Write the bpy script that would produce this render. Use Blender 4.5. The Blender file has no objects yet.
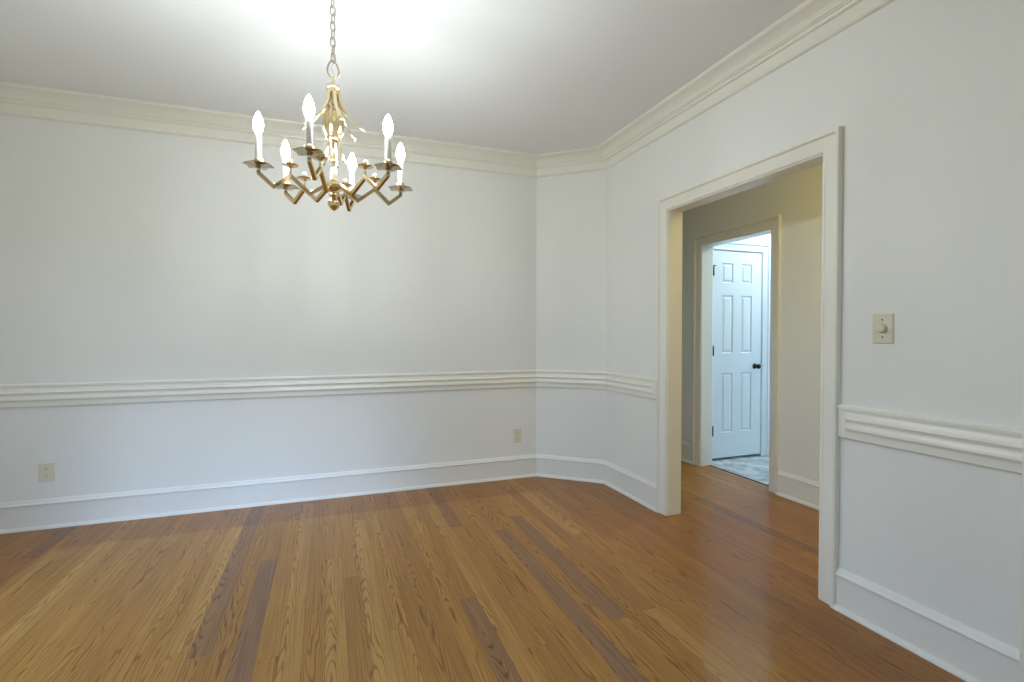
import bpy, math, random
from mathutils import Vector, Matrix
random.seed(4)
PI = math.pi
sc = bpy.context.scene
col = sc.collection

# ------------------------------------------------------------------ helpers
class MB:
    """collects shapes and links them as ONE mesh object"""
    def __init__(s): s.v = []; s.f = []; s.sm = []
    def add(s, vs, fs, smooth=False):
        n = len(s.v); s.v += [tuple(v) for v in vs]
        for f in fs: s.f.append([i + n for i in f]); s.sm.append(smooth)
    def box(s, x0, x1, y0, y1, z0, z1):
        x0, x1 = sorted((x0, x1)); y0, y1 = sorted((y0, y1)); z0, z1 = sorted((z0, z1))
        s.add([(x0,y0,z0),(x1,y0,z0),(x1,y1,z0),(x0,y1,z0),(x0,y0,z1),(x1,y0,z1),(x1,y1,z1),(x0,y1,z1)],
              [(0,3,2,1),(4,5,6,7),(0,1,5,4),(1,2,6,5),(2,3,7,6),(3,0,4,7)])
    def prism(s, poly, z0, z1):
        n = len(poly)
        s.add([(x,y,z0) for x,y in poly] + [(x,y,z1) for x,y in poly],
              [list(range(n))[::-1], list(range(n,2*n))] + [(i,(i+1)%n,n+(i+1)%n,n+i) for i in range(n)])
    def tube(s, pts, r, n=10, closed=False, flat=False):
        pts = [Vector(p) for p in pts]; m = len(pts)
        rs = r if isinstance(r, (list, tuple)) else [r]*m
        rings = []; up = None
        for i, p in enumerate(pts):
            if closed: t = pts[(i+1)%m] - pts[i-1]
            else: t = (pts[min(i+1,m-1)] - pts[max(i-1,0)])
            t.normalize()
            if up is None:
                up = Vector((0,0,1)) if abs(t.z) < .9 else Vector((1,0,0))
            a = (up - t*up.dot(t)).normalized(); up = a; b = t.cross(a)
            rings.append([p + (a*math.cos(2*PI*k/n) + b*math.sin(2*PI*k/n))*rs[i] for k in range(n)])
        vs = [q for ring in rings for q in ring]; fs = []
        for i in range(m if closed else m-1):
            j = (i+1) % m
            for k in range(n): fs.append((i*n+k, i*n+(k+1)%n, j*n+(k+1)%n, j*n+k))
        if not closed: fs += [list(range(n))[::-1], [(m-1)*n+k for k in range(n)]]
        s.add(vs, fs, not flat)
    def bar(s, pts, w, h, side):
        """rectangular section bar through pts (mitred), side = horizontal unit vector across the bar"""
        pts = [Vector(p) for p in pts]; m = len(pts); side = Vector(side); vs = []
        for i, p in enumerate(pts):
            d0 = (pts[i]-pts[i-1]).normalized() if i else None
            d1 = (pts[i+1]-pts[i]).normalized() if i < m-1 else None
            if d0 is None: n = side.cross(d1); k = 1
            elif d1 is None: n = side.cross(d0); k = 1
            else:
                n0 = side.cross(d0); n1 = side.cross(d1); n = (n0+n1).normalized(); k = 1/max(.45, n.dot(n0))
            n = n.normalized()*k*h/2
            vs += [p+side*w/2+n, p-side*w/2+n, p-side*w/2-n, p+side*w/2-n]
        fs = [(3,2,1,0), tuple(4*(m-1)+k for k in range(4))]
        for i in range(m-1):
            for k in range(4): fs.append((4*i+k, 4*i+(k+1)%4, 4*i+4+(k+1)%4, 4*i+4+k))
        s.add(vs, fs)
    def lathe(s, prof, cx=0, cy=0, n=24, smooth=True, mat=None, rot0=0, star=None):
        """prof: (r, z) list"""
        vs = []; fs = []; m = len(prof)
        for r, z in prof:
            for k in range(n):
                a = rot0 + 2*PI*k/n; rr = r; zz = z
                if star: rr, zz = star(k, r, z)
                vs.append(Vector((cx + rr*math.cos(a), cy + rr*math.sin(a), zz)))
        if mat: vs = [mat @ v for v in vs]
        for i in range(m-1):
            for k in range(n): fs.append((i*n+k, i*n+(k+1)%n, (i+1)*n+(k+1)%n, (i+1)*n+k))
        fs += [list(range(n))[::-1], [(m-1)*n+k for k in range(n)]]
        s.add(vs, fs, smooth)
    def sweep(s, prof, A, B, mA, mB):
        """moulding profile (d, z) from plan point A to B; end offset vectors mA, mB per unit d"""
        n = len(prof)
        vs = [(A[0]+mA[0]*d, A[1]+mA[1]*d, z) for d, z in prof] + [(B[0]+mB[0]*d, B[1]+mB[1]*d, z) for d, z in prof]
        s.add(vs, [list(range(n)), list(range(n,2*n))[::-1]] + [(i, n+i, n+(i+1)%n, (i+1)%n) for i in range(n)])
    def build(s, name, mat, parent=None, kind=None, bevel=0, loc=None):
        me = bpy.data.meshes.new(name); me.from_pydata(s.v, [], s.f); me.update()
        import bmesh
        bm = bmesh.new(); bm.from_mesh(me); bmesh.ops.recalc_face_normals(bm, faces=bm.faces); bm.to_mesh(me); bm.free()
        me.polygons.foreach_set('use_smooth', s.sm)
        me.materials.append(mat)
        o = bpy.data.objects.new(name, me); col.objects.link(o)
        if parent: o.parent = parent
        if loc: o.location = loc
        if kind: o['kind'] = kind
        if bevel:
            b = o.modifiers.new('bevel', 'BEVEL'); b.width = bevel; b.segments = 2; b.limit_method = 'ANGLE'; b.angle_limit = math.radians(35)
        return o

def thing(name, label, cat, loc, group=None, rotz=0):
    o = bpy.data.objects.new(name, None); col.objects.link(o); o.empty_display_size = .05
    o.location = loc; o.rotation_euler = (0, 0, rotz); o['label'] = label; o['category'] = cat
    if group: o['group'] = group
    return o
def dup(o, parent=None):
    c = o.copy(); col.objects.link(c); c.parent = parent
    for ch in list(o.children): dup(ch, c)
    return c

# ------------------------------------------------------------------ materials
def mat(name, color, rough=.5, metal=0, spec=.5, coat=0, bump=None):
    m = bpy.data.materials.new(name); m.use_nodes = True; nt = m.node_tree; b = nt.nodes['Principled BSDF']
    b.inputs['Base Color'].default_value = (*color, 1); b.inputs['Roughness'].default_value = rough
    b.inputs['Metallic'].default_value = metal; b.inputs['Specular IOR Level'].default_value = spec
    b.inputs['Coat Weight'].default_value = coat
    tc = nt.nodes.new('ShaderNodeTexCoord')
    ns = nt.nodes.new('ShaderNodeTexNoise')
    sc_, st, var = bump or (60, .02, .02)
    ns.inputs['Scale'].default_value = sc_; ns.inputs['Detail'].default_value = 3
    nt.links.new(tc.outputs['Object'], ns.inputs['Vector'])
    bp = nt.nodes.new('ShaderNodeBump'); bp.inputs['Strength'].default_value = st; bp.inputs['Distance'].default_value = .002
    nt.links.new(ns.outputs['Fac'], bp.inputs['Height']); nt.links.new(bp.outputs['Normal'], b.inputs['Normal'])
    n2 = nt.nodes.new('ShaderNodeTexNoise'); n2.inputs['Scale'].default_value = 1.3; n2.inputs['Detail'].default_value = 2
    nt.links.new(tc.outputs['Object'], n2.inputs['Vector'])
    mx = nt.nodes.new('ShaderNodeMix'); mx.data_type = 'RGBA'
    mx.inputs[6].default_value = (*[c*(1-var) for c in color], 1); mx.inputs[7].default_value = (*[min(1, c*(1+var)) for c in color], 1)
    nt.links.new(n2.outputs['Fac'], mx.inputs[0]); nt.links.new(mx.outputs[2], b.inputs['Base Color'])
    return m

M_wall = mat('wall_paint', (.79, .795, .765), .55, spec=.35, bump=(220, .12, .025))
M_ceil = mat('ceiling_paint', (.80, .81, .815), .7, spec=.2, bump=(160, .1, .015))
M_trim = mat('trim_enamel', (.80, .785, .715), .32, spec=.5, bump=(30, .03, .01))
M_base = mat('baseboard_enamel', (.80, .795, .765), .32, spec=.5, bump=(30, .03, .01))
M_lwall = mat('laundry_paint', (.66, .74, .80), .5, bump=(200, .1, .02))
M_door = mat('door_enamel', (.80, .83, .84), .35, bump=(40, .04, .01))
M_brass = mat('polished_brass', (.74, .58, .34), .13, metal=1, bump=(40, .02, .05))
M_brass2 = mat('pale_brass', (.86, .75, .52), .18, metal=1, bump=(40, .02, .05))
M_pan = mat('bronzed_brass', (.52, .42, .28), .14, metal=1, bump=(40, .02, .05))
M_pewter = mat('aged_brass_chain', (.50, .45, .36), .3, metal=1, bump=(60, .05, .1))
M_candle = mat('candle_sleeve', (.86, .86, .84), .4, bump=(50, .03, .01))
M_ivory = mat('ivory_plastic', (.70, .66, .52), .35, bump=(50, .02, .01))
M_slot = mat('dark_slot', (.06, .055, .045), .6)
M_black = mat('black_metal', (.012, .012, .013), .35, metal=.4)
M_wood_dark = mat('dark_gap', (.01, .01, .01), .9)

def emit(name, color, s):
    m = bpy.data.materials.new(name); m.use_nodes = True; nt = m.node_tree
    b = nt.nodes['Principled BSDF']; b.inputs['Base Color'].default_value = (1, .95, .85, 1)
    b.inputs['Emission Color'].default_value = (*color, 1); b.inputs['Emission Strength'].default_value = s
    return m
M_bulb = emit('lit_bulb', (.915, .985, 1), 302)
M_hall = emit('lit_hall_shade', (1, .80, .30), 56)
M_laun = emit('added_laundry_light', (.80, .96, 1), 185)

def glass():
    m = bpy.data.materials.new('window_glass'); m.use_nodes = True; nt = m.node_tree
    for n in list(nt.nodes): nt.nodes.remove(n)
    out = nt.nodes.new('ShaderNodeOutputMaterial'); t = nt.nodes.new('ShaderNodeBsdfTransparent'); g = nt.nodes.new('ShaderNodeBsdfGlossy')
    g.inputs['Roughness'].default_value = .02; mx = nt.nodes.new('ShaderNodeMixShader'); mx.inputs[0].default_value = .07
    nt.links.new(t.outputs[0], mx.inputs[1]); nt.links.new(g.outputs[0], mx.inputs[2]); nt.links.new(mx.outputs[0], out.inputs[0])
    return m
M_glass = glass()

def oak():
    m = bpy.data.materials.new('oak_strip_floor'); m.use_nodes = True; nt = m.node_tree; b = nt.nodes['Principled BSDF']
    N = nt.nodes.new; L = nt.links.new
    def math_(op, a, b_=None, c=None):
        n = N('ShaderNodeMath'); n.operation = op
        for i, v in enumerate((a, b_, c)):
            if v is None: continue
            if isinstance(v, (int, float)): n.inputs[i].default_value = v
            else: L(v, n.inputs[i])
        return n.outputs[0]
    def comb(x, y, z):
        n = N('ShaderNodeCombineXYZ')
        for i, v in enumerate((x, y, z)):
            if isinstance(v, (int, float)): n.inputs[i].default_value = v
            else: L(v, n.inputs[i])
        return n.outputs[0]
    def ramp(f, stops, interp='LINEAR'):
        n = N('ShaderNodeValToRGB'); n.color_ramp.interpolation = interp; e = n.color_ramp.elements
        e[0].position, e[0].color = stops[0][0], (*stops[0][1], 1); e[1].position, e[1].color = stops[-1][0], (*stops[-1][1], 1)
        for p, c in stops[1:-1]: q = e.new(p); q.color = (*c, 1)
        L(f, n.inputs[0]); return n.outputs[0]
    tc = N('ShaderNodeTexCoord'); sp = N('ShaderNodeSeparateXYZ'); L(tc.outputs['Object'], sp.inputs[0])
    X, Y = sp.outputs[0], sp.outputs[1]
    W = .083
    u = math_('DIVIDE', math_('ADD', X, 20.02), W); row = math_('FLOOR', u); fu = math_('SUBTRACT', u, row)
    w1 = N('ShaderNodeTexWhiteNoise'); w1.noise_dimensions = '1D'; L(row, w1.inputs['W'])
    ln = math_('ADD', math_('MULTIPLY', w1.outputs['Value'], 1.3), 1.25)
    v = math_('DIVIDE', math_('ADD', Y, math_('ADD', math_('MULTIPLY', w1.outputs['Value'], 41.7), 20)), ln)
    pl = math_('FLOOR', v); fv = math_('SUBTRACT', v, pl)
    w2 = N('ShaderNodeTexWhiteNoise'); w2.noise_dimensions = '2D'; L(comb(row, pl, 0), w2.inputs['Vector'])
    rnd = w2.outputs['Value']; rc = N('ShaderNodeSeparateColor'); L(w2.outputs['Color'], rc.inputs[0])
    # base tone per board
    tone = ramp(rnd, [(0, (.255, .130, .060)), (.03, (.30, .140, .036)), (.07, (.345, .158, .027)), (.5, (.38, .178, .029)), (.88, (.41, .200, .035)), (1, (.45, .238, .052))])
    # grain: long streaks
    off = math_('MULTIPLY', rc.outputs[1], 31.0)
    g1 = N('ShaderNodeTexNoise'); g1.inputs['Scale'].default_value = 1; g1.inputs['Detail'].default_value = 6; g1.inputs['Roughness'].default_value = .65
    L(comb(math_('ADD', math_('MULTIPLY', X, 130), off), math_('MULTIPLY', Y, 2.6), off), g1.inputs['Vector'])
    # cathedral figure: rings cut by the board
    wob = N('ShaderNodeTexNoise'); wob.inputs['Scale'].default_value = 1; wob.inputs['Detail'].default_value = 2
    L(comb(math_('ADD', math_('MULTIPLY', X, 14), off), math_('MULTIPLY', Y, 1.9), off), wob.inputs['Vector'])
    cx = math_('SUBTRACT', fu, math_('ADD', math_('MULTIPLY', rc.outputs[2], 1.6), -.3))
    par = math_('ADD', math_('MULTIPLY', math_('MULTIPLY', cx, cx), 13), math_('ADD', math_('MULTIPLY', Y, math_('ADD', math_('MULTIPLY', rc.outputs[0], 14), -7)), math_('MULTIPLY', wob.outputs['Fac'], 7)))
    fig = math_('POWER', math_('ADD', math_('MULTIPLY', math_('SINE', math_('MULTIPLY', par, 6.6)), .5), .5), 3.2)
    grain = math_('ADD', math_('MULTIPLY', g1.outputs['Fac'], .75), math_('MULTIPLY', fig, .22))
    gm = ramp(grain, [(.25, (1.22, 1.22, 1.20)), (.44, (1.0, 1.0, 1.0)), (.57, (.70, .63, .54)), (.70, (.40, .32, .24))])
    mul = N('ShaderNodeMix'); mul.data_type = 'RGBA'; mul.blend_type = 'MULTIPLY'; mul.inputs[0].default_value = 1
    L(tone, mul.inputs[6]); L(gm, mul.inputs[7])
    # a rectangle of floor is paler, the border round it darker and redder
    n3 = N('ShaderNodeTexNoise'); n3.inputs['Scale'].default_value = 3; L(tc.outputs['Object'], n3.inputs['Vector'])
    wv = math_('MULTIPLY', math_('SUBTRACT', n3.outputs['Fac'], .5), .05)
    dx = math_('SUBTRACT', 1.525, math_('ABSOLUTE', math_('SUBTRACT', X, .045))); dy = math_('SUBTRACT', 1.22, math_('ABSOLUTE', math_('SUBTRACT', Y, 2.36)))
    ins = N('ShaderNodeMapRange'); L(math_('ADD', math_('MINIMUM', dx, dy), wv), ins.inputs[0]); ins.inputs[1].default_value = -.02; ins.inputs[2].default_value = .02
    rect_tint = N('ShaderNodeMix'); rect_tint.data_type = 'RGBA'; L(ins.outputs[0], rect_tint.inputs[0]); rect_tint.inputs[6].default_value = (.84, .74, .68, 1); rect_tint.inputs[7].default_value = (1.0, 1.02, 1.12, 1)
    m2 = N('ShaderNodeMix'); m2.data_type = 'RGBA'; m2.blend_type = 'MULTIPLY'; m2.inputs[0].default_value = 1; L(mul.outputs[2], m2.inputs[6]); L(rect_tint.outputs[2], m2.inputs[7])
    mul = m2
    # joints
    eu = math_('MINIMUM', fu, math_('SUBTRACT', 1, fu)); ev = math_('MULTIPLY', math_('MINIMUM', fv, math_('SUBTRACT', 1, fv)), math_('DIVIDE', ln, W))
    j = math_('LESS_THAN', math_('MINIMUM', eu, ev), .010)
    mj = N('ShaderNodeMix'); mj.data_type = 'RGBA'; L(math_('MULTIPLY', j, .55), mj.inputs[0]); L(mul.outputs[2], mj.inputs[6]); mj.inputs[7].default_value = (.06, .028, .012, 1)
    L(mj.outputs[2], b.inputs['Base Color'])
    bp = N('ShaderNodeBump'); bp.inputs['Strength'].default_value = .10; bp.inputs['Distance'].default_value = .002
    L(math_('SUBTRACT', math_('MULTIPLY', grain, -.4), j), bp.inputs['Height']); L(bp.outputs[0], b.inputs['Normal'])
    rg = math_('ADD', .36, math_('MULTIPLY', g1.outputs['Fac'], .12)); L(rg, b.inputs['Roughness'])
    b.inputs['Specular IOR Level'].default_value = .3
    b.inputs['Coat Weight'].default_value = .28; b.inputs['Coat Roughness'].default_value = .12
    return m
M_oak = oak()

def tile():
    m = bpy.data.materials.new('pale_marble_tile'); m.use_nodes = True; nt = m.node_tree; b = nt.nodes['Principled BSDF']
    N = nt.nodes.new; L = nt.links.new
    tc = N('ShaderNodeTexCoord'); mp = N('ShaderNodeMapping'); L(tc.outputs['Object'], mp.inputs[0])
    br = N('ShaderNodeTexBrick'); br.inputs['Scale'].default_value = 1; br.inputs['Brick Width'].default_value = .46; br.inputs['Row Height'].default_value = .30
    br.inputs['Mortar Size'].default_value = .004; br.inputs['Color1'].default_value = (.62, .66, .68, 1); br.inputs['Color2'].default_value = (.50, .53, .55, 1); br.inputs['Mortar'].default_value = (.34, .36, .37, 1)
    L(mp.outputs[0], br.inputs['Vector'])
    mp.inputs['Rotation'].default_value = (0, 0, .0)
    ns = N('ShaderNodeTexNoise'); ns.inputs['Scale'].default_value = 5; ns.inputs['Detail'].default_value = 5; ns.inputs['Distortion'].default_value = 1.4; L(mp.outputs[0], ns.inputs['Vector'])
    rp = N('ShaderNodeValToRGB'); rp.color_ramp.elements[0].position = .4; rp.color_ramp.elements[0].color = (.60, .58, .55, 1); rp.color_ramp.elements[1].position = .6; rp.color_ramp.elements[1].color = (1.1, 1.1, 1.1, 1)
    L(ns.outputs['Fac'], rp.inputs[0])
    mx = N('ShaderNodeMix'); mx.data_type = 'RGBA'; mx.blend_type = 'MULTIPLY'; mx.inputs[0].default_value = 1; L(br.outputs['Color'], mx.inputs[6]); L(rp.outputs[0], mx.inputs[7])
    L(mx.outputs[2], b.inputs['Base Color']); b.inputs['Roughness'].default_value = .3
    return m
M_tile = tile()

# ------------------------------------------------------------------ room numbers (metres, camera above the origin)
R, D, Lx, Fy, H = 2.160, 3.991, -2.25, -.75, 2.74
C1 = (1.702, D); C2 = (R, 3.588)          # ends of the angled wall
OY0, OY1, OZ = 1.670, 2.795, 2.075              # cased opening in the right wall
PY0, PY1 = -.10, .856                           # second doorway nearer the camera
HX0, HX1 = 2.264, 3.260                         # hall
LY0, LY1, LZ = 2.955, 3.735, 2.062              # laundry doorway
LX0 = 3.375; LYW = 3.845; LXE = 5.45; LYS = 1.7 # laundry room
T = .12

def wall_x(name, x0, x1, y0, y1, holes, m, z1=H):
    """wall along y between x0 and x1 with rectangular holes (ya, yb, za, zb)"""
    b = MB(); y = y0
    for ya, yb, za, zb in sorted(holes):
        b.box(x0, x1, y, ya, 0, z1)
        if za > 0: b.box(x0, x1, ya, yb, 0, za)
        b.box(x0, x1, ya, yb, zb, z1); y = yb
    b.box(x0, x1, y, y1, 0, z1)
    return b.build(name, m, kind='structure')
def wall_y(name, y0, y1, x0, x1, holes, m, z1=H):
    b = MB(); x = x0
    for xa, xb, za, zb in sorted(holes):
        b.box(x, xa, y0, y1, 0, z1)
        if za > 0: b.box(xa, xb, y0, y1, 0, za)
        b.box(xa, xb, y0, y1, zb, z1); x = xb
    b.box(x, x1, y0, y1, 0, z1)
    return b.build(name, m, kind='structure')

# floors and ceilings
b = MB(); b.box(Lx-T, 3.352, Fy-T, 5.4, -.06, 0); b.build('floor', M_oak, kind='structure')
b = MB(); b.box(3.362, LXE+T, LYS-T, LYW+.9, -.06, .001); b.build('floor_laundry', M_tile, kind='structure')
b = MB(); b.box(3.350, 3.364, LY0-.01, LY1+.01, -.05, .004); b.build('trim_threshold', M_wood_dark, kind='structure')
b = MB(); b.box(Lx-T, R+.08, Fy-T, D+T, H, H+.1); b.build('ceiling', M_ceil, kind='structure')
b = MB(); b.box(HX0-.05, LXE+T, Fy-T, 5.4, H, H+.1); b.build('ceiling_hall', M_ceil, kind='structure')

# walls
WL = [(1.45, 2.70, .12, 1.95)]                                    # window hole in the left wall (y, y, z, z)
WF = [(-1.52, -.80, .45, 2.15), (-.62, .10, .45, 2.15)]           # window holes in the front wall (x, x, z, z)
wall_y('wall_back', D, D+T, Lx-T, 1.78, [], M_wall)
b = MB(); b.prism([C1, C2, (C2[0]+.10, C2[1]+.03), (C1[0]+.03, C1[1]+.11)], 0, H); b.build('wall_corner', M_wall, kind='structure')
wall_x('wall_right', R, HX0, Fy, 5.3, [(OY0, OY1, 0, OZ), (PY0, PY1, 0, OZ)], M_wall)
wall_x('wall_left', Lx-T, Lx, Fy, D, WL, M_wall)
wall_y('wall_front', Fy-T, Fy, Lx-T, HX1+T, WF, M_wall)
wall_x('wall_hall', HX1, LX0, Fy, 5.3, [(LY0, LY1, 0, LZ)], M_wall)
wall_y('wall_hall_end', 5.3, 5.4, HX0-.1, HX1+T, [], M_wall)
DX0, DX1, DZ = 3.497, 4.108, 2.048                                # closet door opening
wall_y('wall_laundry_side', LYW, LYW+T, LX0-.01, LXE+T, [(DX0-.012, DX1+.012, 0, DZ+.012)], M_lwall)
LW = (2.95, 3.72, .95, 2.12)
wall_x('wall_laundry_far', LXE, LXE+T, LYS, LYW, [LW], M_lwall)
wall_y('wall_laundry_near', LYS-T, LYS, LX0-.01, LXE+T, [], M_lwall)
b = MB(); b.box(LX0, LX0+.008, LYS, LY0, 0, H); b.box(LX0, LX0+.008, LY1, LYW, 0, H); b.box(LX0, LX0+.008, LY0, LY1, LZ, H); b.build('wall_laundry_lining', M_lwall, kind='structure')
b = MB(); b.box(DX0-.1, DX1+.1, LYW+.6, LYW+.65, 0, 2.3); b.box(DX0-.1, DX0-.05, LYW+T, LYW+.6, 0, 2.3); b.box(DX1+.05, DX1+.1, LYW+T, LYW+.6, 0, 2.3)
b.box(DX0-.1, DX1+.1, LYW+T, LYW+.65, 2.3, 2.34); b.build('wall_closet', M_wood_dark, kind='structure')

# ------------------------------------------------------------------ mouldings
BASE = [(0,0),(.032,0),(.031,.008),(.026,.016),(.018,.020),(.016,.021),(.016,.150),(.021,.152),(.024,.158),(.022,.164),(.014,.168),(.011,.176),(.006,.186),(0,.186)]
RAILB = [(0,.777),(.013,.777),(.015,.780),(.015,.900),(.021,.903),(.022,.914),(.016,.922),(0,.9227)]
RAILM = [(.013,.810),(.017,.811),(.018,.816),(.028,.818),(.0295,.823),(.028,.832),(.024,.842),(.022,.850),(.0245,.852),(.0245,.857),(.026,.860),(.031,.861),(.032,.866),(.028,.870),(.021,.877),(.017,.887),(.013,.896)]
CROWN = [(0,H),(.134,H),(.134,2.728),(.126,2.722),(.118,2.720),(.104,2.718),(.086,2.712),(.070,2.702),(.059,2.690),(.054,2.682),(.046,2.681),(.046,2.674),(.036,2.672),(.033,2.664),(.028,2.660),(.016,2.659),(.016,2.608),(.021,2.604),(.022,2.597),(.017,2.591),(0,2.589)]
def miter(n1, n2):
    k = 1 + n1[0]*n2[0] + n1[1]*n2[1]; return ((n1[0]+n2[0])/k, (n1[1]+n2[1])/k)
nB, nC, nR, nL, nF = (0,-1), tuple(Vector((C2[1]-C1[1], C1[0]-C2[0])).normalized()), (-1,0), (1,0), (0,1)
BLc, FLc, FRc = (Lx, D), (Lx, Fy), (R, Fy)
mBL, mC1, mC2, mFR, mFL = miter(nL,nB), miter(nB,nC), miter(nC,nR), miter(nR,nF), miter(nF,nL)
def run(name, prof, A, B, mA, mB, m, extra=None):
    b = MB(); b.sweep(prof, A, B, mA, mB)
    if extra: b.sweep(*extra)
    return b.build(name, m, kind='structure')
CW = .088                                                       # casing width
run('trim_crown_back', CROWN, BLc, C1, mBL, mC1, M_trim)
run('trim_crown_corner', CROWN, C1, C2, mC1, mC2, M_trim)
run('trim_crown_right', CROWN, C2, FRc, mC2, mFR, M_trim)
run('trim_crown_front', CROWN, FRc, FLc, mFR, mFL, M_trim)
run('trim_crown_left', CROWN, FLc, BLc, mFL, mBL, M_trim)
run('baseboard_back', BASE, BLc, C1, mBL, mC1, M_base)
run('baseboard_corner', BASE, C1, C2, mC1, mC2, M_base)
e1 = (R, OY1+CW+.013)
run('baseboard_right', BASE, C2, (R, OY1+CW), mC2, nR, M_base)
run('baseboard_right_near', BASE, (R, OY0-CW), (R, PY1+CW), nR, nR, M_base)
run('baseboard_front', BASE, FRc, FLc, mFR, mFL, M_base)
run('baseboard_left', BASE, FLc, BLc, mFL, mBL, M_base)
run('trim_rail_back', RAILB, BLc, C1, mBL, mC1, M_trim, (RAILM, BLc, C1, mBL, mC1))
run('trim_rail_corner', RAILB, C1, C2, mC1, mC2, M_trim, (RAILM, C1, C2, mC1, mC2))
run('trim_rail_right', RAILB, C2, (R, OY1+CW), mC2, nR, M_trim, (RAILM, C2, (R, OY1+CW+.022), mC2, (-1, .9)))
run('trim_rail_right_near', RAILB, (R, OY0-CW), (R, PY1+CW), nR, nR, M_trim, (RAILM, (R, OY0-CW-.020), (R, PY1+CW), (-1, -.9), nR))
run('trim_rail_left_1', RAILB, FLc, (Lx, WL[0][0]-CW), mFL, nL, M_trim, (RAILM, FLc, (Lx, WL[0][0]-CW), mFL, nL))
run('trim_rail_left_2', RAILB, (Lx, WL[0][1]+CW), BLc, nL, mBL, M_trim, (RAILM, (Lx, WL[0][1]+CW), BLc, nL, mBL))
# the rail along the front wall is cut by the windows
def frontrail(i, xa, xb, ma, mb): run('trim_rail_front_%d' % i, RAILB, (xa, Fy), (xb, Fy), ma, mb, M_trim, (RAILM, (xa, Fy), (xb, Fy), ma, mb))
frontrail(1, R, WF[1][1]+CW, mFR, nF); frontrail(2, WF[0][0]-CW, Lx, nF, mFL)
# hall baseboards
run('baseboard_hall', BASE, (HX1, LY0-CW), (HX1, Fy), (-1,0), (-1,0), M_base)
run('baseboard_hall_back', BASE, (HX1, 5.3), (HX1, LY1+CW), (-1,0), (-1,0), M_base)
run('baseboard_laundry', BASE, (DX1+CW+.006, LYW), (LXE, LYW), (0,-1), (0,-1), M_base)

# casings: profile across the width (w from the opening outward, t thickness)
CAS = [(0,0),(0,.010),(.004,.014),(.012,.015),(.016,.013),(.060,.017),(.066,.019),(.068,.026),(.072,.030),(.084,.030),(.088,.027),(.088,0)]
def casing(name, P, m, w=CW, tk=1.0):
    """P maps (a, z, t): a along the wall, z up, t out of the wall; given as (a0, a1, ztop, fn)"""
    a0, a1, zt, fn, sides = P; k = w/CW
    b = MB(); n = len(CAS)
    rings = []
    path = [((a0,0),(-1,0)),((a0,zt),(-1,1)),((a1,zt),(1,1)),((a1,0),(1,0))]
    for (a, z), (da, dz) in path:
        rings.append([fn(a+da*c*k, z+dz*c*k, t*tk) for c, t in CAS])
    vs = [v for r_ in rings for v in r_]; fs = [list(range(n))[::-1], [3*n+i for i in range(n)]]
    for i in range(3):
        for q in range(n): fs.append((i*n+q, i*n+(q+1)%n, (i+1)*n+(q+1)%n, (i+1)*n+q))
    b.add(vs, fs)
    return b.build(name, m, kind='structure')
def jamb_x(name, x0, x1, y0, y1, zt, m, th=.014):
    """reveal boards of an opening in a wall along y"""
    b = MB(); b.box(x0, x1, y0-.001, y0+th, 0, zt); b.box(x0, x1, y1-th, y1+.001, 0, zt); b.box(x0, x1, y0, y1, zt-th, zt+.001)
    return b.build(name, m, kind='structure', bevel=.0025)
casing('trim_opening', (OY0, OY1, OZ, lambda a, z, t: (R-t, a, z), 1), M_trim)
casing('trim_opening_hall', (OY0, OY1, OZ, lambda a, z, t: (HX0+t, a, z), 1), M_trim)
jamb_x('trim_jamb_opening', R-.004, HX0+.004, OY0, OY1, OZ, M_trim, .008)
casing('trim_doorway_near', (PY0, PY1, OZ, lambda a, z, t: (R-t, a, z), 1), M_trim)
jamb_x('trim_jamb_near', R-.004, HX0, PY0, PY1, OZ, M_trim, .008)
casing('trim_laundry', (LY0, LY1, LZ, lambda a, z, t: (HX1-t*.8, a, z), 1), M_trim)
jamb_x('trim_jamb_laundry', HX1-.004, LX0+.010, LY0, LY1, LZ, M_trim, .008)
casing('trim_closet', (DX0-.006, DX1+.006, DZ+.006, lambda a, z, t: (a, LYW-t*.75, z), 1), M_door, w=.084)
b = MB(); b.box(DX0-.012, DX0-.004, LYW-.004, LYW+T, 0, DZ+.012); b.box(DX1+.004, DX1+.012, LYW-.004, LYW+T, 0, DZ+.012); b.box(DX0-.012, DX1+.012, LYW-.004, LYW+T, DZ+.004, DZ+.012)
b.build('trim_jamb_closet', M_door, kind='structure')

# ------------------------------------------------------------------ six panel doors
def six_panel(name, w, h, th, m, cols, rows, floor_gap=.018):
    """leaf in local x 0..w, front face at y=0 (facing -y), z 0..h"""
    b = MB(); xs = [0] + [c for cc in cols for c in cc] + [w]; d = .009
    b.box(0, w, d, th, 0, h)
    b.box(0, cols[0][0], 0, d, 0, h); b.box(cols[0][1], cols[1][0], 0, d, 0, h); b.box(cols[1][1], w, 0, d, 0, h)
    zz = [0] + [z for r_ in rows for z in r_] + [h]
    for c0, c1 in cols:
        for i in range(0, len(zz), 2): b.box(c0, c1, 0, d, zz[i], zz[i+1])
        for z0, z1 in rows:
            # sloping sticking and a raised field
            def fr(i0, i1, y0, y1):
                a = [(c0+i0, y0, z0+i0), (c1-i0, y0, z0+i0), (c1-i0, y0, z1-i0), (c0+i0, y0, z1-i0), (c0+i1, y1, z0+i1), (c1-i1, y1, z0+i1), (c1-i1, y1, z1-i1), (c0+i1, y1, z1-i1)]
                b.add(a, [(0,1,5,4),(1,2,6,5),(2,3,7,6),(3,0,4,7)])
            fr(0, .008, 0, d-.001); fr(.016, .032, d-.001, .002)
            i = .032; b.add([(c0+i,.002,z0+i),(c1-i,.002,z0+i),(c1-i,.002,z1-i),(c0+i,.002,z1-i)], [(0,1,2,3)])
    o = b.build(name, m, kind='structure')
    return o
zb = .022; dh = DZ-zb; dw = DX1-DX0
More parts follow.
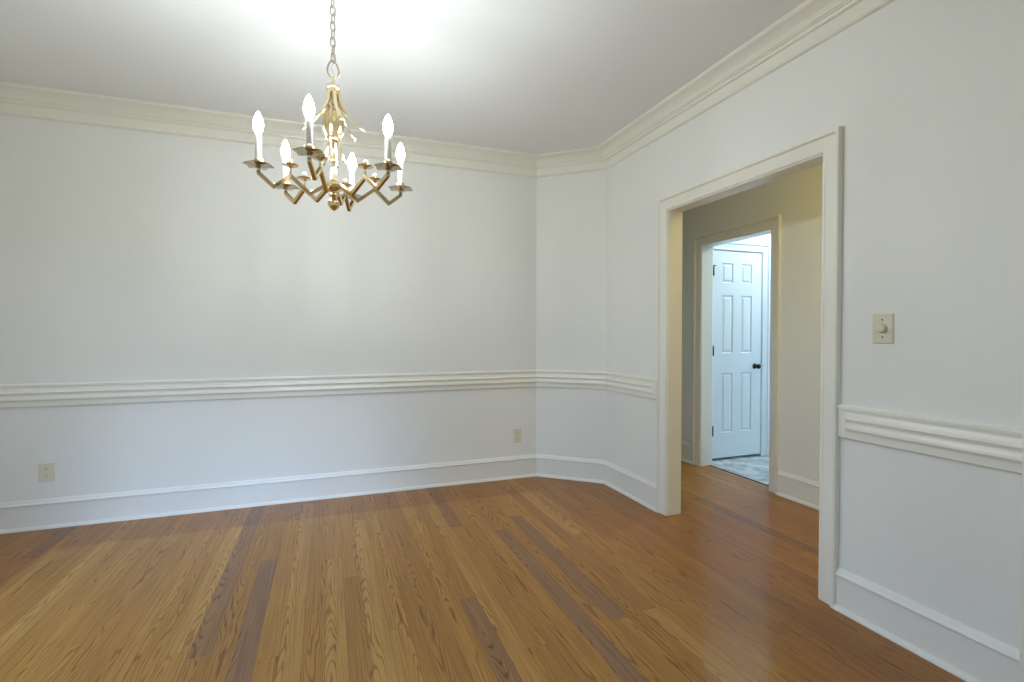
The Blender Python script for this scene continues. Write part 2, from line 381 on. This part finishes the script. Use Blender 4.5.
cols = [(.112, .248), (.352, .488)]
rows = [(.266-zb, .852-zb), (1.045-zb, 1.614-zb), (1.735-zb, 1.929-zb)]
door = six_panel('door_1', dw, dh, .035, M_door, cols, rows); door.location = (DX0, LYW+.002, zb)
def hinge(z):
    b = MB(); b.tube([(-.004, -.010, z-.044), (-.004, -.010, z+.044)], .0085, 10)
    b.tube([(-.004, -.010, z-.050), (-.004, -.010, z-.044)], .006, 8); b.tube([(-.004, -.010, z+.044), (-.004, -.010, z+.052)], .006, 8)
    b.box(-.004, .006, -.006, .001, z-.044, z+.044)
    b.build('hinge', M_black, door)
for z in (1.846, 1.072, .292): hinge(z-zb)
hx = MB(); hx.box(0, .030, -.010, -.004, 1.895-zb, 1.902-zb); hx.build('hinge_stop', M_black, door)
kx, kz = DX1-DX0-.080, .912-zb
Mk = Matrix.Translation((kx, 0, kz)) @ Matrix.Rotation(PI/2, 4, 'X') @ Matrix.Scale(.88, 4)
b = MB(); b.lathe([(.032,0),(.032,.004),(.027,.009),(.014,.012),(.012,.030),(.016,.038),(.026,.046),(.029,.058),(.024,.068),(.012,.073),(.001,.074)], n=20, mat=Mk)
b.build('door_knob', M_black, door)
# door in the doorway nearer the camera (outside the frame)
d2 = six_panel('door_2', PY1-PY0-.02, OZ-.02, .035, M_door, [(.13, .43), (.54, .83)], rows)
d2.location = (R+.05, PY1-.010, .01); d2.rotation_euler = (0, 0, -PI/2)

# ------------------------------------------------------------------ windows
def window(name, cx, cy, wdt, z0, z1, facing, mcas, n_cols=2, depth=T):
    """double hung sash window; origin at the room-side wall plane, facing = z rotation so that local -y points into the room"""
    f = MB(); s = .045; a, b_ = -wdt/2, wdt/2
    f.box(a, a+.02, 0, depth, z0, z1); f.box(b_-.02, b_, 0, depth, z0, z1); f.box(a, b_, 0, depth, z1-.02, z1); f.box(a, b_, 0, depth, z0, z0+.02)
    fr = f.build(name, mcas, kind='structure'); fr.location = (cx, cy, 0); fr.rotation_euler.z = facing
    zm = (z0+z1)/2
    for k, (za, zb_) in enumerate(((z0+.02, zm+.02), (zm-.02, z1-.02))):
        ys = depth/2 + (-.018 if k == 0 else .018); g = MB()
        g.box(a+.02, a+.02+s, ys-.016, ys+.016, za, zb_); g.box(b_-.02-s, b_-.02, ys-.016, ys+.016, za, zb_)
        g.box(a+.02+s, b_-.02-s, ys-.016, ys+.016, za, za+s); g.box(a+.02+s, b_-.02-s, ys-.016, ys+.016, zb_-s, zb_)
        for c in range(1, n_cols): xx = a + wdt*c/n_cols; g.box(xx-.009, xx+.009, ys-.008, ys+.008, za+s, zb_-s)
        g.build('sash', mcas, fr)
        p = MB(); p.box(a+.02+s, b_-.02-s, ys-.002, ys+.002, za+s, zb_-s); p.build('glass', M_glass, fr)
    c = MB()
    c.box(a-.085, a, -.02, 0, z0-.02, z1+.085); c.box(b_, b_+.085, -.02, 0, z0-.02, z1+.085); c.box(a, b_, -.02, 0, z1, z1+.085)
    c.box(a-.10, b_+.10, -.044, 0, z0-.045, z0-.02); c.box(a-.085, b_+.085, -.02, 0, z0-.13, z0-.045)
    c.build('window_frame', mcas, fr, bevel=.003)
    ld = bpy.data.lights.new(name+'_portal', 'AREA'); ld.shape = 'RECTANGLE'; ld.size = wdt; ld.size_y = z1-z0
    ld.cycles.is_portal = True
    lo = bpy.data.objects.new(name+'_portal', ld); col.objects.link(lo)
    rt = Matrix.Rotation(facing, 4, 'Z')
    lo.matrix_world = Matrix.Translation((cx, cy, zm)) @ rt @ Matrix.Translation((0, depth+.03, 0)) @ Matrix.Rotation(-PI/2, 4, 'X')
    return fr
for i, (xa, xb, za, zb_) in enumerate(WF): window('window_%d' % (i+1), (xa+xb)/2, Fy, xb-xa, za, zb_, PI, M_trim)
window('window_4', Lx, (WL[0][0]+WL[0][1])/2, WL[0][1]-WL[0][0], WL[0][2], WL[0][3], PI/2, M_trim)
window('window_3', LXE, (LW[0]+LW[1])/2, LW[1]-LW[0], LW[2], LW[3], -PI/2, M_door)

# ------------------------------------------------------------------ outlets and dimmer
def plate_bm(w, h, t):
    b = MB(); i = .004
    b.add([(-w/2,0,-h/2),(w/2,0,-h/2),(w/2,0,h/2),(-w/2,0,h/2),(-w/2,-t*.5,-h/2),(w/2,-t*.5,-h/2),(w/2,-t*.5,h/2),(-w/2,-t*.5,h/2),
           (-w/2+i,-t,-h/2+i),(w/2-i,-t,-h/2+i),(w/2-i,-t,h/2-i),(-w/2+i,-t,h/2-i)],
          [(0,1,2,3),(0,4,5,1),(1,5,6,2),(2,6,7,3),(3,7,4,0),(4,8,9,5),(5,9,10,6),(6,10,11,7),(7,11,8,4),(8,11,10,9)])
    return b
def screw(parent, x, z, t, m=M_ivory):
    b = MB(); Mx = Matrix.Translation((x, -t, z)) @ Matrix.Rotation(PI/2, 4, 'X')
    b.lathe([(.0035,0),(.0035,.001),(.002,.0018),(.0003,.002)], n=10, mat=Mx); return b.build('screw', m, parent)
def outlet(loc, label):
    t = thing('wall_outlet', label, 'outlet', loc)
    plate_bm(.080, .118, .006).build('cover_plate', M_ivory, t)
    for z in (.0235, -.0235):
        b = MB(); a = []
        for k in range(24):
            an = 2*PI*k/24; a.append((max(-.0165, min(.0165, .0185*math.cos(an))), .0155*math.sin(an)))
        n = len(a); b.add([(x, -.006, z+q) for x, q in a] + [(x, -.0085, z+q) for x, q in a], [list(range(n)), list(range(n,2*n))[::-1]] + [(i, n+i, n+(i+1)%n, (i+1)%n) for i in range(n)])
        rc = b.build('receptacle', M_ivory, t)
        s = MB(); s.box(-.0075,-.0050,-.0090,-.0084,z-.001,z+.008); s.box(.0050,.0075,-.0090,-.0084,z,z+.0075)
        Ms = Matrix.Translation((0, -.0084, z-.007)) @ Matrix.Rotation(PI/2, 4, 'X'); s.lathe([(.0026,0),(.0026,.0006)], n=10, mat=Ms)
        s.build('slots', M_slot, rc)
    screw(t, 0, 0, .006)
    return t
outlet((-1.687, D, .355), 'ivory duplex outlet low on the back wall at the far left')
outlet((1.523, D, .362), 'ivory duplex outlet on the back wall just left of the room corner')
t = thing('dimmer_switch', 'ivory rotary dimmer switch with round knob on the right wall beside the doorway', 'light switch', (R, 1.401, 1.261), rotz=-PI/2)
plate_bm(.082, .124, .007).build('cover_plate', M_ivory, t)
Mx = Matrix.Translation((0, -.007, .002)) @ Matrix.Rotation(PI/2, 4, 'X')
b = MB(); b.lathe([(.0205,0),(.0205,.002),(.0185,.003),(.0180,.012),(.0165,.016),(.0125,.0172),(.0008,.0176)], n=32, mat=Mx); b.build('knob', M_ivory, t)
screw(t, 0, .037, .007, M_slot); screw(t, 0, -.035, .007, M_slot)

# ------------------------------------------------------------------ chandelier
CX, CY = .0265, 2.284
ch = thing('chandelier', 'polished brass six-arm candle chandelier hanging on a chain from the ceiling', 'chandelier', (CX, CY, H))
def zc(z): return z - H
# canopy
b = MB(); b.lathe([(.001,-.036),(.010,-.035),(.014,-.030),(.030,-.026),(.052,-.016),(.062,-.004),(.063,0)], n=32); b.build('ceiling_canopy', M_brass, ch)
# chain
def link(b, zt, h_, w, r, ang, cx=0, cy=0):
    n = 20; pts = []
    for k in range(n):
        a = 2*PI*k/n; x = w*math.cos(a); z = (h_/2-w)*(1 if math.sin(a) > 0 else -1 if math.sin(a) < 0 else 0) + w*math.sin(a)
        pts.append((cx + x*math.cos(ang), cy + x*math.sin(ang), zt-h_/2+z))
    b.tube(pts, r, 6, closed=True)
z = -.032; i = 0; chain = MB()
while z > zc(2.42):
    link(chain, z, .040, .0105, .0026, .5 + (PI/2 if i % 2 else 0) + random.uniform(-.2, .2), random.uniform(-.001, .001), 0); z -= .0335; i += 1
chain.build('chain', M_pewter, ch)
ztop = z + .0015
# electric cord woven along the chain
pts = [(.007*math.sin(k*.8)+.001, .007*math.cos(k*.8), -.03 + (zc(2.355)+.03)*k/40) for k in range(41)]
b = MB(); b.tube(pts, .0014, 6); b.build('cord', M_pewter, ch)
# hanging loop (open screw-collar ring)
b = MB(); cz = (ztop + zc(2.335))/2; rr = (ztop - zc(2.335))/2
b.tube([(rr*.66*(1-.2*math.sin(a))*math.cos(a)*math.cos(.3), rr*.66*math.cos(a)*math.sin(.3), cz+rr*math.sin(a)) for a in [2*PI*k/28 for k in range(28)]], .0036, 8, closed=True)
b.tube([(.018*math.cos(.3)+.004, .018*math.sin(.3), zc(2.348)), (.022*math.cos(.3)+.004, .018*math.sin(.3), zc(2.372))], .0048, 8)
b.build('hanging_ring', M_pewter, ch)
# top cap
b = MB(); b.lathe([(.003,zc(2.342)),(.007,zc(2.340)),(.008,zc(2.325)),(.006,zc(2.318)),(.012,zc(2.312)),(.019,zc(2.305)),(.029,zc(2.301)),(.031,zc(2.293)),(.027,zc(2.285)),(.022,zc(2.283)),(.021,zc(2.272)),(.001,zc(2.270))], n=24)
b.build('top_cap', M_brass2, ch)
# stem
b = MB(); st = [(.001,2.29),(.011,2.289),(.011,2.20),(.014,2.197),(.014,2.190),(.010,2.186),(.010,2.095),(.016,2.088),(.019,2.078),(.016,2.068),(.010,2.062),(.012,1.99),(.014,1.985),(.014,1.978),(.011,1.973),(.013,1.90),(.018,1.896),(.022,1.888),(.022,1.884),(.001,1.882)]
b.lathe([(r, zc(z)) for r, z in st], n=16); b.build('stem', M_brass2, ch)
# upper canes: close together under the cap, flaring into leaf tips
PH = .226
def polar(r, a, z): return (r*math.cos(a), r*math.sin(a), zc(z))
def cane_mesh():
    b = MB(); prof = [(.022,2.288),(.024,2.262),(.028,2.235),(.037,2.212),(.050,2.192),(.066,2.170),(.083,2.150),(.103,2.134),(.122,2.118)]
    rad = [.0065,.0074,.0084,.0084,.0072,.0054,.0042,.0038,.0050]
    b.tube([(r, 0, zc(z)) for r, z in prof], rad, 8)
    b.tube([(.106,0,zc(2.132)),(.122,0,zc(2.118)),(.130,0,zc(2.111))], [.004,.0068,.003], 8)
    return b
cane = cane_mesh().build('upper_cane', M_brass2, ch); cane.rotation_euler.z = PH + PI/6
for k in range(1, 6):
    c = cane.copy(); col.objects.link(c); c.rotation_euler.z = PH + PI/6 + k*PI/3
# middle canes: parallel rods around the stem tied at the knot, little outward tips
def mid_mesh():
    b = MB(); b.tube([(r, 0, zc(z)) for r, z in [(.016,2.215),(.028,2.198),(.036,2.170),(.038,2.135),(.036,2.105),(.026,2.088),(.016,2.078)]], [.005,.0065,.0075,.0075,.0065,.0055,.005], 8)
    b.tube([(r, 0, zc(z)) for r, z in [(.016,2.082),(.027,2.078),(.036,2.086)]], [.003,.0032,.0022], 6)
    b.tube([(r, 0, zc(z)) for r, z in [(.014,2.074),(.024,2.050),(.040,2.010),(.050,1.985),(.060,1.972)]], [.0035,.0042,.0036,.0034,.0042], 8)
    return b
mid = mid_mesh().build('lower_cane', M_brass2, ch); mid.rotation_euler.z = PH
for k in range(1, 6):
    c = mid.copy(); col.objects.link(c); c.rotation_euler.z = PH + k*PI/3
# hub and bottom finial
b = MB(); b.lathe([(r, zc(z)) for r, z in [(.012,1.900),(.024,1.896),(.042,1.884),(.046,1.874),(.042,1.862),(.026,1.854),(.016,1.850),(.014,1.844)]], n=6, smooth=False, rot0=PH)
b.build('hub', M_brass, ch)
b = MB(); b.lathe([(r, zc(z)) for r, z in [(.010,1.848),(.019,1.842),(.021,1.834),(.010,1.826),(.009,1.822),(.017,1.816),(.024,1.806),(.0255,1.796),(.022,1.784),(.013,1.775),(.006,1.771),(.001,1.768)]], n=20)
b.build('finial', M_brass, ch)
# arms
def petal(k, r, z):          # star shaped pan with six upturned points
    tip = (k % 2 == 0); s = 1.12 if tip else .93
    return (r*s if r > .02 else r), (z + (-.003 if tip and r > .045 else 0))
def make_arm():
    b = MB(); P = [(.040,1.868),(.102,1.826),(.178,1.889),(.243,1.834),(.300,1.880)]
    b.bar([(r, 0, zc(z)) for r, z in P], .0155, .0155, (0, 1, 0))
    a = b.build('arm', M_brass, ch, bevel=.0018)
    # pan under the candle
    p = MB(); p.lathe([(r, zc(z)) for r, z in [(.001,1.872),(.006,1.874),(.009,1.884),(.006,1.890),(.007,1.898),(.018,1.903),(.030,1.906),(.052,1.911),(.053,1.9135),(.050,1.9145),(.030,1.917),(.020,1.920),(.014,1.922),(.001,1.922)]], .300, 0, n=12, smooth=False, star=petal)
    p.build('drip_pan', M_pan, a)
    q = MB(); q.lathe([(r, zc(z)) for r, z in [(.012,1.912),(.017,1.916),(.018,1.928),(.015,1.936),(.012,1.938)]], .300, 0, n=16); q.build('candle_cup', M_brass, a)
    c = MB(); c.lathe([(r, zc(z)) for r, z in [(.0125,1.925),(.0125,2.034),(.0115,2.038),(.008,2.040)]], .300, 0, n=20); c.build('candle_sleeve', M_candle, a)
    u = MB(); u.lathe([(r, zc(z)) for r, z in [(.009,2.036),(.012,2.042),(.016,2.051),(.0187,2.063),(.0187,2.075),(.0162,2.090),(.0115,2.104),(.006,2.116),(.001,2.123)]], .300, 0, n=20); u.build('light_bulb', M_bulb, a)
    o = MB(); o.lathe([(r, zc(z)) for r, z in [(.005,1.893),(.004,1.905),(.007,1.910),(.004,1.916),(.010,1.925),(.024,1.9275),(.034,1.9320),(.0342,1.9330),(.024,1.929),(.008,1.9265),(.004,1.936),(.005,1.942),(.0085,1.948),(.0085,1.954),(.005,1.960),(.001,1.962)]], .178, 0, n=12)
    o.build('knee_ornament', M_brass2, a)
    return a
arm = make_arm(); arm.rotation_euler.z = PH
for k in range(1, 6):
    a = dup(arm, ch); a.rotation_euler.z = PH + k*PI/3
    if k == 3: a.scale.x = .967

# ------------------------------------------------------------------ hall ceiling light (real fixture, above the frame); laundry light is added
def flush_light(label, loc, m, k=1.0):
    t = thing('ceiling_light', label, 'ceiling light', loc)
    b = MB(); b.lathe([(.15*k,0),(.15*k,-.02),(.14*k,-.03),(.001,-.03)], n=32); b.build('base_plate', M_brass, t)
    b = MB(); b.lathe([(.138*k,-.028),(.135*k,-.05),(.115*k,-.075),(.07*k,-.093),(.001,-.10)], n=32); b.build('shade', m, t)
flush_light('round flush ceiling light with frosted shade in the hall', (2.775, 1.30, H), M_hall)
flush_light('small round flush ceiling light added to brighten the laundry room', (4.42, 3.29, H), M_laun, .8)  # unseen lamp, added to brighten the laundry and its closet door

# ------------------------------------------------------------------ daylight
w = bpy.data.worlds.new('sky'); sc.world = w; w.use_nodes = True
nt = w.node_tree; bg = nt.nodes['Background']
tc = nt.nodes.new('ShaderNodeTexCoord'); sp = nt.nodes.new('ShaderNodeSeparateXYZ'); rp = nt.nodes.new('ShaderNodeValToRGB')
nt.links.new(tc.outputs['Generated'], sp.inputs[0]); mr = nt.nodes.new('ShaderNodeMapRange'); mr.inputs[1].default_value = -1; nt.links.new(sp.outputs[2], mr.inputs[0])
nt.links.new(mr.outputs[0], rp.inputs[0]); nt.links.new(rp.outputs[0], bg.inputs[0])
e = rp.color_ramp.elements                                       # lawn below the horizon, pale horizon, bluer sky overhead
e[0].position, e[0].color = .485, (.10, .12, .08, 1); e[1].position, e[1].color = 1, (.42, .68, 1, 1)
q = e.new(.515); q.color = (.44, .68, 1, 1)
bg.inputs[1].default_value = 5.4

sd = bpy.data.lights.new('hazy_sun', 'SUN'); sd.energy = 2.4; sd.color = (.46, .66, 1); sd.angle = math.radians(14)
so = bpy.data.objects.new('hazy_sun', sd); col.objects.link(so); so.rotation_euler = (math.radians(90-18), 0, math.radians(-3))

# ------------------------------------------------------------------ camera
cd = bpy.data.cameras.new('camera'); cam = bpy.data.objects.new('camera', cd); col.objects.link(cam); sc.camera = cam
cd.sensor_width = 36; cd.lens = 497.48*36/1024; cd.clip_start = .02
yaw, pit, rol = .3542, -.0155, .0004
Fv = Vector((math.sin(yaw)*math.cos(pit), math.cos(yaw)*math.cos(pit), math.sin(pit)))
Rt = Vector((math.cos(yaw), -math.sin(yaw), 0)); U = Rt.cross(Fv)
R2 = Rt*math.cos(rol) + U*math.sin(rol); U2 = U*math.cos(rol) - Rt*math.sin(rol)
m = Matrix((R2, U2, -Fv)).transposed().to_4x4(); m.translation = (0, 0, 1.2414); cam.matrix_world = m

vs = sc.view_settings; sc.display_settings.display_device = 'sRGB'
vs.view_transform = 'Standard'; vs.look = 'None'; vs.gamma = 1; vs.use_curve_mapping = False; vs.exposure = 0
sc.cycles.max_bounces = 12; sc.cycles.diffuse_bounces = 8; sc.cycles.use_denoising = True
